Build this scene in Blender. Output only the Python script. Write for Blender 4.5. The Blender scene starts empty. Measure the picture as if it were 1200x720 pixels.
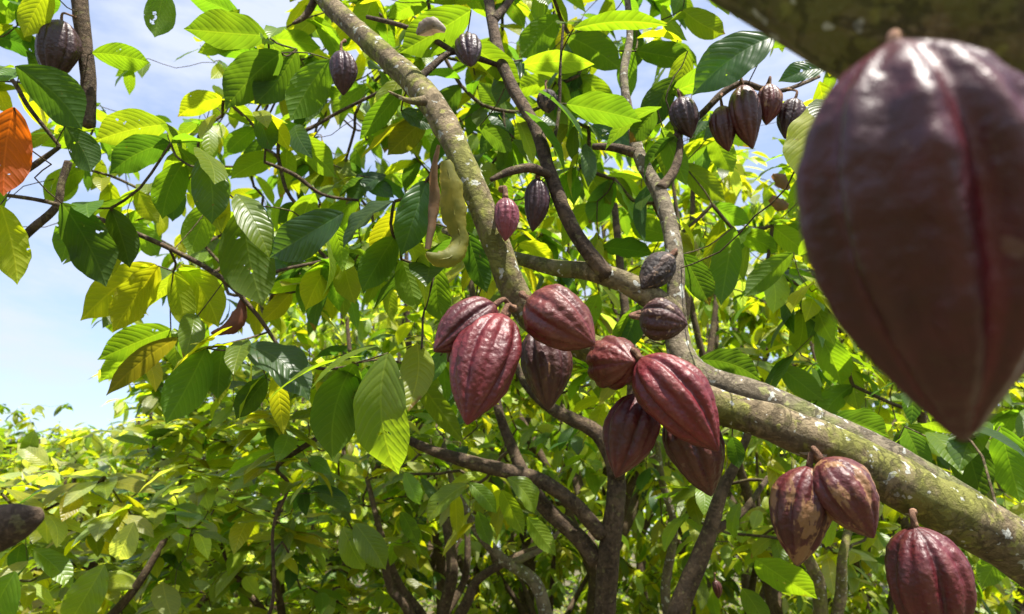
import bpy, math, random
import numpy as np
from mathutils import Vector, Matrix, noise

random.seed(7); rng = np.random.default_rng(7)
sc = bpy.context.scene
R = math.radians
# ------------------------------------------------------------------ camera
CAM = np.array([0.0, 0.0, 1.6]); PITCH = R(18.0); F = 867.0
RT = np.array([1.0, 0, 0]); FW = np.array([0, math.cos(PITCH), math.sin(PITCH)]); UP = np.array([0, -math.sin(PITCH), math.cos(PITCH)])
cd = bpy.data.cameras.new('camera'); cam = bpy.data.objects.new('camera', cd); sc.collection.objects.link(cam)
cam.location = CAM; cam.rotation_euler = (math.pi / 2 + PITCH, 0, 0)
cd.sensor_width = 36; cd.lens = 26.0; cd.clip_start = 0.02; cd.clip_end = 2000
cd.dof.use_dof = True; cd.dof.focus_distance = 1.4; cd.dof.aperture_fstop = 6.0
sc.camera = cam
# ------------------------------------------------------------------ sky and sun
SUN = Vector((0.24, -0.30, 0.92)).normalized()
w = bpy.data.worlds.new("World"); sc.world = w; w.use_nodes = True
nt = w.node_tree; nt.nodes.clear()
out = nt.nodes.new('ShaderNodeOutputWorld'); bg = nt.nodes.new('ShaderNodeBackground'); bg.inputs[1].default_value = 0.10
sky = nt.nodes.new('ShaderNodeTexSky'); sky.sky_type = 'NISHITA'; sky.sun_disc = False
sky.sun_elevation = math.asin(SUN.z); sky.sun_rotation = math.atan2(SUN.x, SUN.y); sky.air_density = 1.0; sky.dust_density = 1.0; sky.ozone_density = 1.0
tc = nt.nodes.new('ShaderNodeTexCoord'); mp = nt.nodes.new('ShaderNodeMapping'); mp.inputs['Scale'].default_value = (1.5, 1.5, 5.0)
nz = nt.nodes.new('ShaderNodeTexNoise'); nz.inputs['Scale'].default_value = 2.2; nz.inputs['Detail'].default_value = 7; nz.inputs['Roughness'].default_value = .6
cr = nt.nodes.new('ShaderNodeValToRGB'); cr.color_ramp.elements[0].position = .42; cr.color_ramp.elements[0].color = (.35, .35, .35, 1)
cr.color_ramp.elements[1].position = .62; cr.color_ramp.elements[1].color = (.95, .95, .95, 1)
mx = nt.nodes.new('ShaderNodeMixRGB'); mx.inputs[2].default_value = (3.05, 3.35, 4.25, 1)
L = nt.links.new
L(tc.outputs['Generated'], mp.inputs[0]); L(mp.outputs[0], nz.inputs['Vector']); L(nz.outputs[0], cr.inputs[0]); L(cr.outputs[0], mx.inputs[0])
L(sky.outputs[0], mx.inputs[1]); L(mx.outputs[0], bg.inputs[0]); L(bg.outputs[0], out.inputs[0])
ld = bpy.data.lights.new('sun', 'SUN'); ld.energy = 4.5; ld.angle = R(0.53); ld.color = (1, .95, .86)
lo = bpy.data.objects.new('sun', ld); sc.collection.objects.link(lo); lo.rotation_euler = SUN.to_track_quat('Z', 'Y').to_euler()
sc.view_settings.view_transform = 'Standard'; sc.view_settings.look = 'None'; sc.view_settings.exposure = 1.46; sc.view_settings.gamma = 1
sc.view_settings.use_curve_mapping = False
sc.cycles.max_bounces = 10; sc.cycles.transmission_bounces = 6; sc.cycles.diffuse_bounces = 5; sc.cycles.glossy_bounces = 3
sc.cycles.use_denoising = True; sc.cycles.sample_clamp_indirect = 6

# ------------------------------------------------------------------ helpers
def P(px, py, d):
    return CAM + d * (FW + (px - 600) / F * RT + (360 - py) / F * UP)
def proj(p):
    q = np.asarray(p) - CAM
    d = q @ FW
    return 600 + F * (q @ RT) / d, 360 - F * (q @ UP) / d, d
def nrm(v):
    v = np.asarray(v, float); return v / (np.linalg.norm(v, axis=-1, keepdims=True) + 1e-12)
def tag(o, label=None, cat=None, group=None, kind=None):
    if label: o['label'] = label
    if cat: o['category'] = cat
    if group: o['group'] = group
    if kind: o['kind'] = kind
    return o
def put(name, me, m, parent=None, keep=True):
    me.materials.clear(); me.materials.append(m)
    me.polygons.foreach_set('use_smooth', np.ones(len(me.polygons), dtype=bool))
    o = bpy.data.objects.new(name, me); sc.collection.objects.link(o)
    if parent is not None:
        o.parent = parent
        if keep: o.location = -parent.location
    return o
def root(name, loc):
    o = bpy.data.objects.new(name, None); o.empty_display_size = .1
    sc.collection.objects.link(o); o.location = Vector(loc); return o

# ------------------------------------------------------------------ materials
def mat(name):
    m = bpy.data.materials.new(name); m.use_nodes = True; n = m.node_tree; n.nodes.clear()
    o = n.nodes.new('ShaderNodeOutputMaterial'); return m, n, o
def nd(n, t, **k):
    x = n.nodes.new('ShaderNode' + t)
    for a, b in k.items():
        if a.startswith('i_'):
            key = a[2:].replace('_', ' '); key = int(key) if key.isdigit() else key
            x.inputs[key].default_value = b
        else: setattr(x, a, b)
    return x
def mth(n, op, a, b=None, c=None, clamp=False):
    x = n.nodes.new('ShaderNodeMath'); x.operation = op; x.use_clamp = clamp
    for i, v in enumerate((a, b, c)):
        if v is None: continue
        if isinstance(v, (int, float)): x.inputs[i].default_value = v
        else: n.links.new(v, x.inputs[i])
    return x.outputs[0]
def mixc(n, f, a, b, bt='MIX'):
    x = n.nodes.new('ShaderNodeMixRGB'); x.blend_type = bt
    for i, v in enumerate((f, a, b)):
        if isinstance(v, (int, float)): x.inputs[i].default_value = v
        elif isinstance(v, tuple): x.inputs[i].default_value = v + (1,) if len(v) == 3 else v
        else: n.links.new(v, x.inputs[i])
    return x.outputs[0]
def ramp(n, v, p0, p1, c0=0.0, c1=1.0):
    x = n.nodes.new('ShaderNodeMapRange'); x.interpolation_type = 'SMOOTHSTEP'
    for i, q in enumerate((v, p0, p1, c0, c1)):
        if isinstance(q, (int, float)): x.inputs[i].default_value = q
        else: n.links.new(q, x.inputs[i])
    return x.outputs[0]

def leaf_material(name, holes=False):
    m, n, o = mat(name)
    at = nd(n, 'Attribute', attribute_name='leafcol'); uv = nd(n, 'UVMap', uv_map='uv')
    sp = nd(n, 'SeparateXYZ'); n.links.new(uv.outputs[0], sp.inputs[0])
    t = sp.outputs[0]; a = mth(n, 'ABSOLUTE', mth(n, 'SUBTRACT', sp.outputs[1], .5))   # a = |across| / length
    ph = mth(n, 'MULTIPLY', mth(n, 'SUBTRACT', t, mth(n, 'ADD', mth(n, 'MULTIPLY', a, .75), mth(n, 'MULTIPLY', mth(n, 'MULTIPLY', a, a), 2.2))), 10.5)
    tri = mth(n, 'ABSOLUTE', mth(n, 'SUBTRACT', mth(n, 'FRACT', ph), .5))              # 0 on the vein, .5 between
    side = ramp(n, tri, .015, .075, 1, 0)
    mid = ramp(n, a, .004, .013, 1, 0)
    vein = mth(n, 'MAXIMUM', mth(n, 'MULTIPLY', side, .6), mid)
    geo = nd(n, 'NewGeometry'); tco = nd(n, 'TexCoord')
    n1 = nd(n, 'TexNoise', i_Scale=55.0, i_Detail=5.0, i_Roughness=.65); n.links.new(tco.outputs['Object'], n1.inputs['Vector'])
    n2 = nd(n, 'TexNoise', i_Scale=9.0, i_Detail=3.0); n.links.new(tco.outputs['Object'], n2.inputs['Vector'])
    c = mixc(n, ramp(n, n2.outputs[0], .35, .68, 0, .5), at.outputs[0], mixc(n, 1.0, at.outputs[0], (1.5, 1.25, .8), 'MULTIPLY'))
    c = mixc(n, mth(n, 'MULTIPLY', vein, .42), c, mixc(n, 1.0, mixc(n, 1.0, c, (1.7, 1.5, 1.5), 'MULTIPLY'), (.02, .02, .008), 'ADD'))
    spot = ramp(n, n1.outputs[0], .69, .74, 0, .8)
    c = mixc(n, spot, c, (.10, .055, .02))
    tipb = ramp(n, mth(n, 'ADD', mth(n, 'ADD', t, mth(n, 'MULTIPLY', a, .5)), mth(n, 'MULTIPLY', mth(n, 'SUBTRACT', n2.outputs[0], .5), 1.1)), 1.07, 1.13, 0, .8)
    c = mixc(n, tipb, c, (.17, .085, .03))
    pb = nd(n, 'BsdfPrincipled'); n.links.new(c, pb.inputs['Base Color'])
    n.links.new(mth(n, 'ADD', mth(n, 'MULTIPLY', geo.outputs['Backfacing'], .22), mth(n, 'ADD', .27, mth(n, 'MULTIPLY', n1.outputs[0], .22))), pb.inputs['Roughness'])
    n.links.new(mth(n, 'SUBTRACT', .55, mth(n, 'MULTIPLY', geo.outputs['Backfacing'], .3)), pb.inputs['Specular IOR Level'])
    tl = nd(n, 'BsdfTranslucent'); n.links.new(mixc(n, 1.0, c, (2.45, 2.4, .5), 'MULTIPLY'), tl.inputs[0])
    # pillow shape between the side veins
    hgt = mth(n, 'ADD', mth(n, 'MULTIPLY', mth(n, 'SUBTRACT', ramp(n, tri, 0, .32, 0, 1), mid), 1.0), mth(n, 'MULTIPLY', n1.outputs[0], .35))
    bp = nd(n, 'Bump', i_Strength=.24, i_Distance=.004); n.links.new(hgt, bp.inputs['Height'])
    n.links.new(bp.outputs[0], pb.inputs['Normal'])
    b2 = nd(n, 'Bump', i_Strength=.22, i_Distance=.004); n.links.new(hgt, b2.inputs['Height']); n.links.new(b2.outputs[0], tl.inputs['Normal'])
    ms = nd(n, 'MixShader', i_0=.58); n.links.new(pb.outputs[0], ms.inputs[1]); n.links.new(tl.outputs[0], ms.inputs[2])
    if holes:
        h1 = nd(n, 'TexNoise', i_Scale=75.0, i_Detail=2.0); n.links.new(tco.outputs['Object'], h1.inputs['Vector'])
        h2 = nd(n, 'TexNoise', i_Scale=16.0, i_Detail=1.0); n.links.new(tco.outputs['Object'], h2.inputs['Vector'])
        hv = mth(n, 'ADD', mth(n, 'MULTIPLY', h1.outputs[0], .55), mth(n, 'MULTIPLY', h2.outputs[0], .45))
        rim = ramp(n, hv, .65, .68, 0, 1)
        n.links.new(mixc(n, rim, pb.inputs['Base Color'].links[0].from_socket, (.16, .09, .03)), pb.inputs['Base Color'])
        tr = nd(n, 'BsdfTransparent'); m2 = nd(n, 'MixShader'); n.links.new(mth(n, 'GREATER_THAN', hv, .685), m2.inputs[0])
        n.links.new(ms.outputs[0], m2.inputs[1]); n.links.new(tr.outputs[0], m2.inputs[2]); ms = m2
    n.links.new(ms.outputs[0], o.inputs[0]); return m
LEAF = leaf_material('leaf'); LEAF_NEAR = leaf_material('eaten_leaf', True)

def bark_material(name, base, dark, moss, moss_amt, lichen=.0, scale=1.0, rough=.85):
    m, n, o = mat(name); tco = nd(n, 'TexCoord')
    def nz_(s, d=5, r=.6):
        x = nd(n, 'TexNoise', i_Scale=s * scale, i_Detail=float(d), i_Roughness=r); n.links.new(tco.outputs['Object'], x.inputs['Vector']); return x.outputs[0]
    a, b, c_, d = nz_(14, 6), nz_(90, 6, .7), nz_(6, 4), nz_(38, 4, .65)
    vo = nd(n, 'TexVoronoi', feature='DISTANCE_TO_EDGE', i_Scale=70.0 * scale); n.links.new(tco.outputs['Object'], vo.inputs['Vector'])
    col = mixc(n, ramp(n, a, .35, .65), dark, base)
    col = mixc(n, ramp(n, b, .4, .75, 0, .6), col, tuple(min(1, x * 1.7) for x in base))
    col = mixc(n, ramp(n, mth(n, 'ADD', mth(n, 'MULTIPLY', c_, .7), mth(n, 'MULTIPLY', d, .3)), .62 - moss_amt * .3, .72 - moss_amt * .25, 0, .85), col, moss)
    if lichen:
        li = nd(n, 'TexNoise', i_Scale=44.0 * scale, i_Detail=2.5, i_Distortion=.2); n.links.new(tco.outputs['Object'], li.inputs['Vector'])
        col = mixc(n, ramp(n, li.outputs[0], .70 - lichen * .1, .72 - lichen * .1, 0, .85), col, (.46, .47, .42))
    pb = nd(n, 'BsdfPrincipled', i_Roughness=rough); pb.inputs['Specular IOR Level'].default_value = .25
    n.links.new(col, pb.inputs['Base Color'])
    h = mth(n, 'ADD', mth(n, 'MULTIPLY', b, .6), mth(n, 'ADD', mth(n, 'MULTIPLY', ramp(n, vo.outputs[0], 0, .12), .04), mth(n, 'MULTIPLY', d, .8)))
    ck = nd(n, 'TexNoise', i_Scale=18.0 * scale, i_Detail=8.0, i_Roughness=.7, i_Distortion=.6); n.links.new(tco.outputs['Object'], ck.inputs['Vector'])
    crk = ramp(n, mth(n, 'ABSOLUTE', mth(n, 'SUBTRACT', ck.outputs[0], .5)), 0, .035, 0, 1)
    pt = nz_(55, 3, .5)
    col = mixc(n, mth(n, 'MULTIPLY', ramp(n, crk, 1, 0, 0, .5), ramp(n, a, .5, .62)), col, tuple(x * .6 for x in dark)); col = mixc(n, ramp(n, pt, .6, .68, 0, .5), col, tuple(min(1, x * 2.1) for x in moss)); n.links.new(col, pb.inputs['Base Color'])
    h = mth(n, 'ADD', h, mth(n, 'MULTIPLY', crk, .25))
    bp = nd(n, 'Bump', i_Strength=1.0, i_Distance=.007); n.links.new(h, bp.inputs['Height']); n.links.new(bp.outputs[0], pb.inputs['Normal'])
    n.links.new(pb.outputs[0], o.inputs[0]); return m
BARK = bark_material('mossy_bark', (.20, .155, .09), (.09, .065, .035), (.16, .165, .03), .58, .6)
BARK_LOW = bark_material('olive_bark', (.20, .16, .09), (.09, .07, .035), (.12, .125, .028), .6, .45)
BARK_DARK = bark_material('dark_bark', (.10, .068, .042), (.04, .027, .018), (.11, .10, .04), .15)
BARK_GREY = bark_material('grey_bark', (.17, .14, .095), (.09, .07, .045), (.15, .16, .05), .3, .7)
TWIG = bark_material('twig_bark', (.115, .085, .045), (.05, .035, .02), (.10, .12, .03), .2)

def pod_material(name, base, ridge, furrow, patch=None, amt=0.0, rough=.42, warts=.5, spots=0.0, coat=.15, wr=.5, spec=.5):
    m, n, o = mat(name); tco = nd(n, 'TexCoord'); at = nd(n, 'Attribute', attribute_name='rib')
    mp = nd(n, 'Mapping'); mp.inputs['Scale'].default_value = (1, 1, .3); n.links.new(tco.outputs['Object'], mp.inputs[0])
    def nz_(s, d=4, r=.6, v=None):
        x = nd(n, 'TexNoise', i_Scale=s, i_Detail=float(d), i_Roughness=r); n.links.new(v or tco.outputs['Object'], x.inputs['Vector']); return x.outputs[0]
    big, fine, st = nz_(22, 5), nz_(150, 5, .65), nz_(42, 5, .6, mp.outputs[0])
    wart = nd(n, 'TexVoronoi', i_Scale=130.0, feature='SMOOTH_F1', i_Smoothness=.6); n.links.new(tco.outputs['Object'], wart.inputs['Vector'])
    c = mixc(n, ramp(n, big, .35, .68), base, tuple(x * .62 for x in base))
    c = mixc(n, mth(n, 'MULTIPLY', ramp(n, at.outputs['Fac'], .55, 1.0), ramp(n, st, .3, .6, .35, .9)), c, furrow)
    c = mixc(n, mth(n, 'MULTIPLY', ramp(n, at.outputs['Fac'], .25, 0), ramp(n, st, .4, .65, 0, .4)), c, ridge)
    c = mixc(n, ramp(n, fine, .48, .78, 0, .4), c, tuple(min(1, x * 1.7 + .004) for x in base))
    c = mixc(n, ramp(n, nz_(9, 3), .45, .7, 0, .55), c, tuple(x * .4 for x in base))
    if patch: c = mixc(n, ramp(n, mth(n, 'ADD', mth(n, 'MULTIPLY', st, .65), mth(n, 'MULTIPLY', big, .35)), .60 - amt * .2, .63 - amt * .2, 0, .9), c, patch)
    sk = nz_(70, 2, .5)
    c = mixc(n, ramp(n, sk, .72 - spots * .08, .75 - spots * .08, 0, .7 if spots else .22), c, (.30, .20, .13))
    pb = nd(n, 'BsdfPrincipled'); n.links.new(c, pb.inputs['Base Color'])
    n.links.new(mth(n, 'ADD', rough - .05, mth(n, 'MULTIPLY', fine, .25)), pb.inputs['Roughness'])
    pb.inputs['Specular IOR Level'].default_value = spec; pb.inputs['Coat Weight'].default_value = coat; pb.inputs['Coat Roughness'].default_value = .36
    h = mth(n, 'ADD', mth(n, 'MULTIPLY', wart.outputs['Distance'], -.7 * warts), mth(n, 'ADD', mth(n, 'MULTIPLY', fine, .3), mth(n, 'ADD', mth(n, 'MULTIPLY', big, .8), mth(n, 'MULTIPLY', nz_(75, 3, .55), wr * .45))))
    bp = nd(n, 'Bump', i_Strength=.8, i_Distance=.004); n.links.new(h, bp.inputs['Height']); n.links.new(bp.outputs[0], pb.inputs['Normal']); n.links.new(bp.outputs[0], pb.inputs['Coat Normal'])
    n.links.new(pb.outputs[0], o.inputs[0]); return m
PM = {
 'red':   pod_material('pod_red', (0.145, 0.007, 0.011), (0.238, 0.072, 0.054), (0.094, 0.009, 0.016), rough=.43),
 'wine':  pod_material('pod_wine', (0.095, 0.006, 0.010), (0.187, 0.061, 0.047), (0.047, 0.006, 0.010), rough=.43),
 'brown': pod_material('pod_brown_red', (0.075, 0.012, 0.009), (0.173, 0.072, 0.047), (0.050, 0.009, 0.010), rough=.4),
 'rosy':  pod_material('pod_rosy', (0.125, 0.017, 0.013), (0.238, 0.094, 0.068), (0.108, 0.014, 0.018), rough=.43),
 'dark':  pod_material('pod_dark', (0.040, 0.010, 0.013), (0.094, 0.036, 0.032), (0.020, 0.006, 0.009), rough=.4),
 'tan':   pod_material('pod_tan_streaked', (0.088, 0.010, 0.012), (0.302, 0.158, 0.079), (0.054, 0.007, 0.010), (0.230, 0.115, 0.048), .42, rough=.43),
 'spot':  pod_material('pod_spotted', (0.065, 0.016, 0.014), (0.144, 0.072, 0.043), (0.036, 0.009, 0.010), (0.158, 0.072, 0.025), .18, rough=.45),
 'dry':   pod_material('pod_dry', (0.030, 0.017, 0.014), (0.122, 0.083, 0.061), (0.014, 0.009, 0.008), (0.108, 0.072, 0.058), .15, rough=.65, warts=1.0, spots=1, coat=0),
 'crusty':pod_material('pod_crusty', (0.061, 0.019, 0.016), (0.094, 0.036, 0.029), (0.029, 0.010, 0.009), rough=.5, warts=1.0, spots=1, coat=0),
 'big':   pod_material('pod_near', (.062, .004, .010), (.10, .035, .035), (.10, .006, .014), rough=.34, coat=.4, wr=.45, warts=.35, spec=.35),
 'pink':  pod_material('pod_pink', (0.194, 0.036, 0.054), (0.302, 0.122, 0.122), (0.101, 0.014, 0.022), rough=.4),
}
STALK = bark_material('stalk_skin', (.26, .15, .09), (.13, .06, .04), (.2, .13, .06), .1)
def dead_material(name, c1, c2, tr):
    m, n, o = mat(name); tco = nd(n, 'TexCoord')
    x = nd(n, 'TexNoise', i_Scale=30.0, i_Detail=5.0); n.links.new(tco.outputs['Object'], x.inputs['Vector'])
    c = mixc(n, ramp(n, x.outputs[0], .35, .65), c1, c2)
    d = nd(n, 'BsdfPrincipled', i_Roughness=.6); t = nd(n, 'BsdfTranslucent'); ms = nd(n, 'MixShader', i_0=tr)
    n.links.new(c, d.inputs['Base Color']); n.links.new(mixc(n, 1.0, c, (1.6, 1.3, .9), 'MULTIPLY'), t.inputs[0])
    bp = nd(n, 'Bump', i_Strength=.6, i_Distance=.003); n.links.new(x.outputs[0], bp.inputs['Height']); n.links.new(bp.outputs[0], d.inputs['Normal'])
    n.links.new(d.outputs[0], ms.inputs[1]); n.links.new(t.outputs[0], ms.inputs[2]); n.links.new(ms.outputs[0], o.inputs[0]); return m
DEAD_Y = dead_material('withered_yellow', (.30, .28, .05), (.18, .19, .03), .6)
DEAD_B = dead_material('withered_brown', (.20, .065, .03), (.12, .04, .025), .25)
DEAD_T = dead_material('withered_tan', (.21, .12, .055), (.14, .09, .04), .4)
DEAD_G = dead_material('withered_grey', (.28, .23, .18), (.16, .12, .09), .2)

# ------------------------------------------------------------------ leaves
PT = np.array([0, .04, .12, .25, .4, .55, .68, .79, .87, .93, .97, 1.0])
PW = np.array([.05, .24, .52, .80, .96, 1.0, .92, .71, .43, .19, .08, .012])
def leaf_mesh(name, B, A, N, Ln, Wd, droop, fold, rip, col, nu=8, nv=4, corr=0.0):
    """all leaves given as arrays -> one mesh; A = direction at the base, N = upper side"""
    n = len(B); B = np.asarray(B, float); A = nrm(A); N = np.asarray(N, float); N = nrm(N - A * (N * A).sum(1, keepdims=True)); S = np.cross(A, N)
    t = np.linspace(0, 1, nu + 1) ** .9; v = np.linspace(-1, 1, nv + 1)
    wprof = np.interp(t, PT, PW)
    k = np.maximum(np.asarray(droop, float), 1e-3)[:, None]
    kt = k * t[None, :]
    X = np.sin(kt) / k; Z = -(1 - np.cos(kt)) / k
    Ln = np.asarray(Ln, float); Wd = np.asarray(Wd, float)
    ph = rng.uniform(0, 6.28, (n, 2)); fr = rng.uniform(2.0, 4.0, n)
    asym = rng.uniform(.9, 1.1, (n, 1, 1)); swing = rng.normal(0, .035, n)
    x = v[None, None, :] * wprof[None, :, None] * Wd[:, None, None] / 2
    x = np.where(v[None, None, :] > 0, x * asym, x / asym)
    edge = np.abs(v)[None, None, :]
    z = np.asarray(fold, float)[:, None, None] * np.abs(x) - .5 * np.asarray(fold, float)[:, None, None] * edge * np.abs(x)
    wv = np.sin(2 * np.pi * fr[:, None, None] * t[None, :, None] + np.where(v > 0, 1, 0)[None, None, :] * ph[:, 1][:, None, None] + ph[:, 0][:, None, None])
    z = z + np.asarray(rip, float)[:, None, None] * Wd[:, None, None] * wv * edge ** 2 * wprof[None, :, None]
    ac = np.abs(x) / Ln[:, None, None]
    if corr:
        phs = (t[None, :, None] - (.75 * ac + 2.2 * ac * ac)) * 10.5
        tri = np.abs((phs % 1) - .5)
        z = z + corr * Wd[:, None, None] * np.sqrt(np.clip(tri * 2, 0, 1)) * np.clip(edge * 3, 0, 1) * wprof[None, :, None]
    sw = swing[:, None] * Ln[:, None] * np.sin(np.pi * t)[None, :]
    pos = (B[:, None, None, :] + (Ln[:, None] * X)[:, :, None, None] * A[:, None, None, :] + (Ln[:, None] * Z)[:, :, None, None] * N[:, None, None, :]
           + (x + sw[:, :, None])[..., None] * S[:, None, None, :]
           + z[..., None] * (np.sin(kt)[:, :, None, None] * A[:, None, None, :] + np.cos(kt)[:, :, None, None] * N[:, None, None, :]))
    V = pos.reshape(-1, 3)
    m_ = (nu + 1) * (nv + 1)
    i, j = np.meshgrid(np.arange(nu), np.arange(nv), indexing='ij'); q = (i * (nv + 1) + j).ravel()
    quad = np.stack([q, q + 1, q + nv + 2, q + nv + 1], 1)
    Fc = (quad[None] + (np.arange(n) * m_)[:, None, None]).reshape(-1)
    me = bpy.data.meshes.new(name); nf = len(Fc) // 4
    me.vertices.add(len(V)); me.vertices.foreach_set('co', V.ravel())
    me.loops.add(len(Fc)); me.loops.foreach_set('vertex_index', Fc.astype(np.int32))
    me.polygons.add(nf); me.polygons.foreach_set('loop_start', (np.arange(nf) * 4).astype(np.int32))
    me.update(calc_edges=True)
    UVv = np.stack([np.broadcast_to(t[None, :, None], x.shape), .5 + x / Ln[:, None, None]], -1).reshape(-1, 2)
    ul = me.uv_layers.new(name='uv'); ul.data.foreach_set('uv', UVv[Fc].ravel())
    ca = me.color_attributes.new('leafcol', 'FLOAT_COLOR', 'POINT')
    C4 = np.ones((n, m_, 4)); C4[:, :, :3] = np.asarray(col)[:, None, :]
    ca.data.foreach_set('color', C4.ravel())
    return me
COL = dict(Y=(.205, .245, .018), G=(.118, .188, .020), M=(.072, .138, .020), D=(.038, .082, .016), T=(.040, .092, .032), O=(.26, .058, .012), P=(.26, .33, .13), B=(.12, .12, .018))  # leaf colours; on traced leaves yellow and dark also paint in sun and shade
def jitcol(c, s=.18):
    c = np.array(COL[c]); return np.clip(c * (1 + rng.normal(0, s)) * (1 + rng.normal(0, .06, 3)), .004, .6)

def bezier_tube(path, rad, seg=10, noise_amt=0.0, step=None, seed=0, cap=True, nfreq=25.0):
    """smooth tube along path; returns verts, faces, centreline, radii"""
    pts = [np.asarray(p, float) for p in path]; n = len(pts)
    if n == 2: pts = [pts[0], (pts[0] + pts[1]) / 2, pts[1]]; rad = [rad[0], (rad[0] + rad[1]) / 2, rad[1]]; n = 3
    C, Rr = [], []
    for i in range(n - 1):
        p0, p1, p2, p3 = pts[max(i - 1, 0)], pts[i], pts[i + 1], pts[min(i + 2, n - 1)]
        ln = np.linalg.norm(p2 - p1); k = max(2, int(ln / (step or max(rad[i], rad[i + 1], .004) * .9)))
        k = min(k, 60)
        for s in range(k):
            u = s / k
            C.append(.5 * ((2 * p1) + (-p0 + p2) * u + (2 * p0 - 5 * p1 + 4 * p2 - p3) * u * u + (-p0 + 3 * p1 - 3 * p2 + p3) * u ** 3)); Rr.append(rad[i] * (1 - u) + rad[i + 1] * u)
    C.append(pts[-1]); Rr.append(rad[-1]); C = np.array(C); Rr = np.array(Rr)
    T = nrm(np.gradient(C, axis=0)); a = np.array([0, 0, 1.]) if abs(T[0][2]) < .9 else np.array([1., 0, 0])
    U = nrm(np.cross(T[0], a)); V, Fc = [], []
    for i in range(len(C)):
        U = nrm(U - T[i] * (U @ T[i])); W = np.cross(T[i], U)
        for j in range(seg):
            th = 2 * math.pi * j / seg; d = U * math.cos(th) + W * math.sin(th); r = Rr[i]
            if noise_amt:
                q = Vector(C[i] + d * r)
                r *= 1 + noise_amt * (noise.noise(q * nfreq + Vector((seed, 0, 0))) * 1.2 + noise.noise(q * nfreq * 3.1) * .5 + noise.noise(q * 7 + Vector((seed, 3, 0))) * .9 + max(0, noise.noise(q * 22 + Vector((5, seed, 0))) - .3) * 2.2)
            V.append(C[i] + d * r)
        if i:
            b = (i - 1) * seg
            for j in range(seg): k2 = (j + 1) % seg; Fc.append((b + j, b + k2, b + seg + k2, b + seg + j))
    if cap:
        V.append(C[0]); V.append(C[-1] + T[-1] * Rr[-1] * .5); m = len(V); b = (len(C) - 1) * seg
        for j in range(seg): Fc.append((m - 2, (j + 1) % seg, j)); Fc.append((m - 1, b + j, b + (j + 1) % seg))
    return V, Fc, C, Rr
def mesh_of(name, parts):
    V, Fc = [], []
    for v, f in parts:
        o = len(V); V += [tuple(p) for p in v]; Fc += [tuple(i + o for i in q) for q in f]
    me = bpy.data.meshes.new(name); me.from_pydata(V, [], Fc); me.update(); return me

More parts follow.
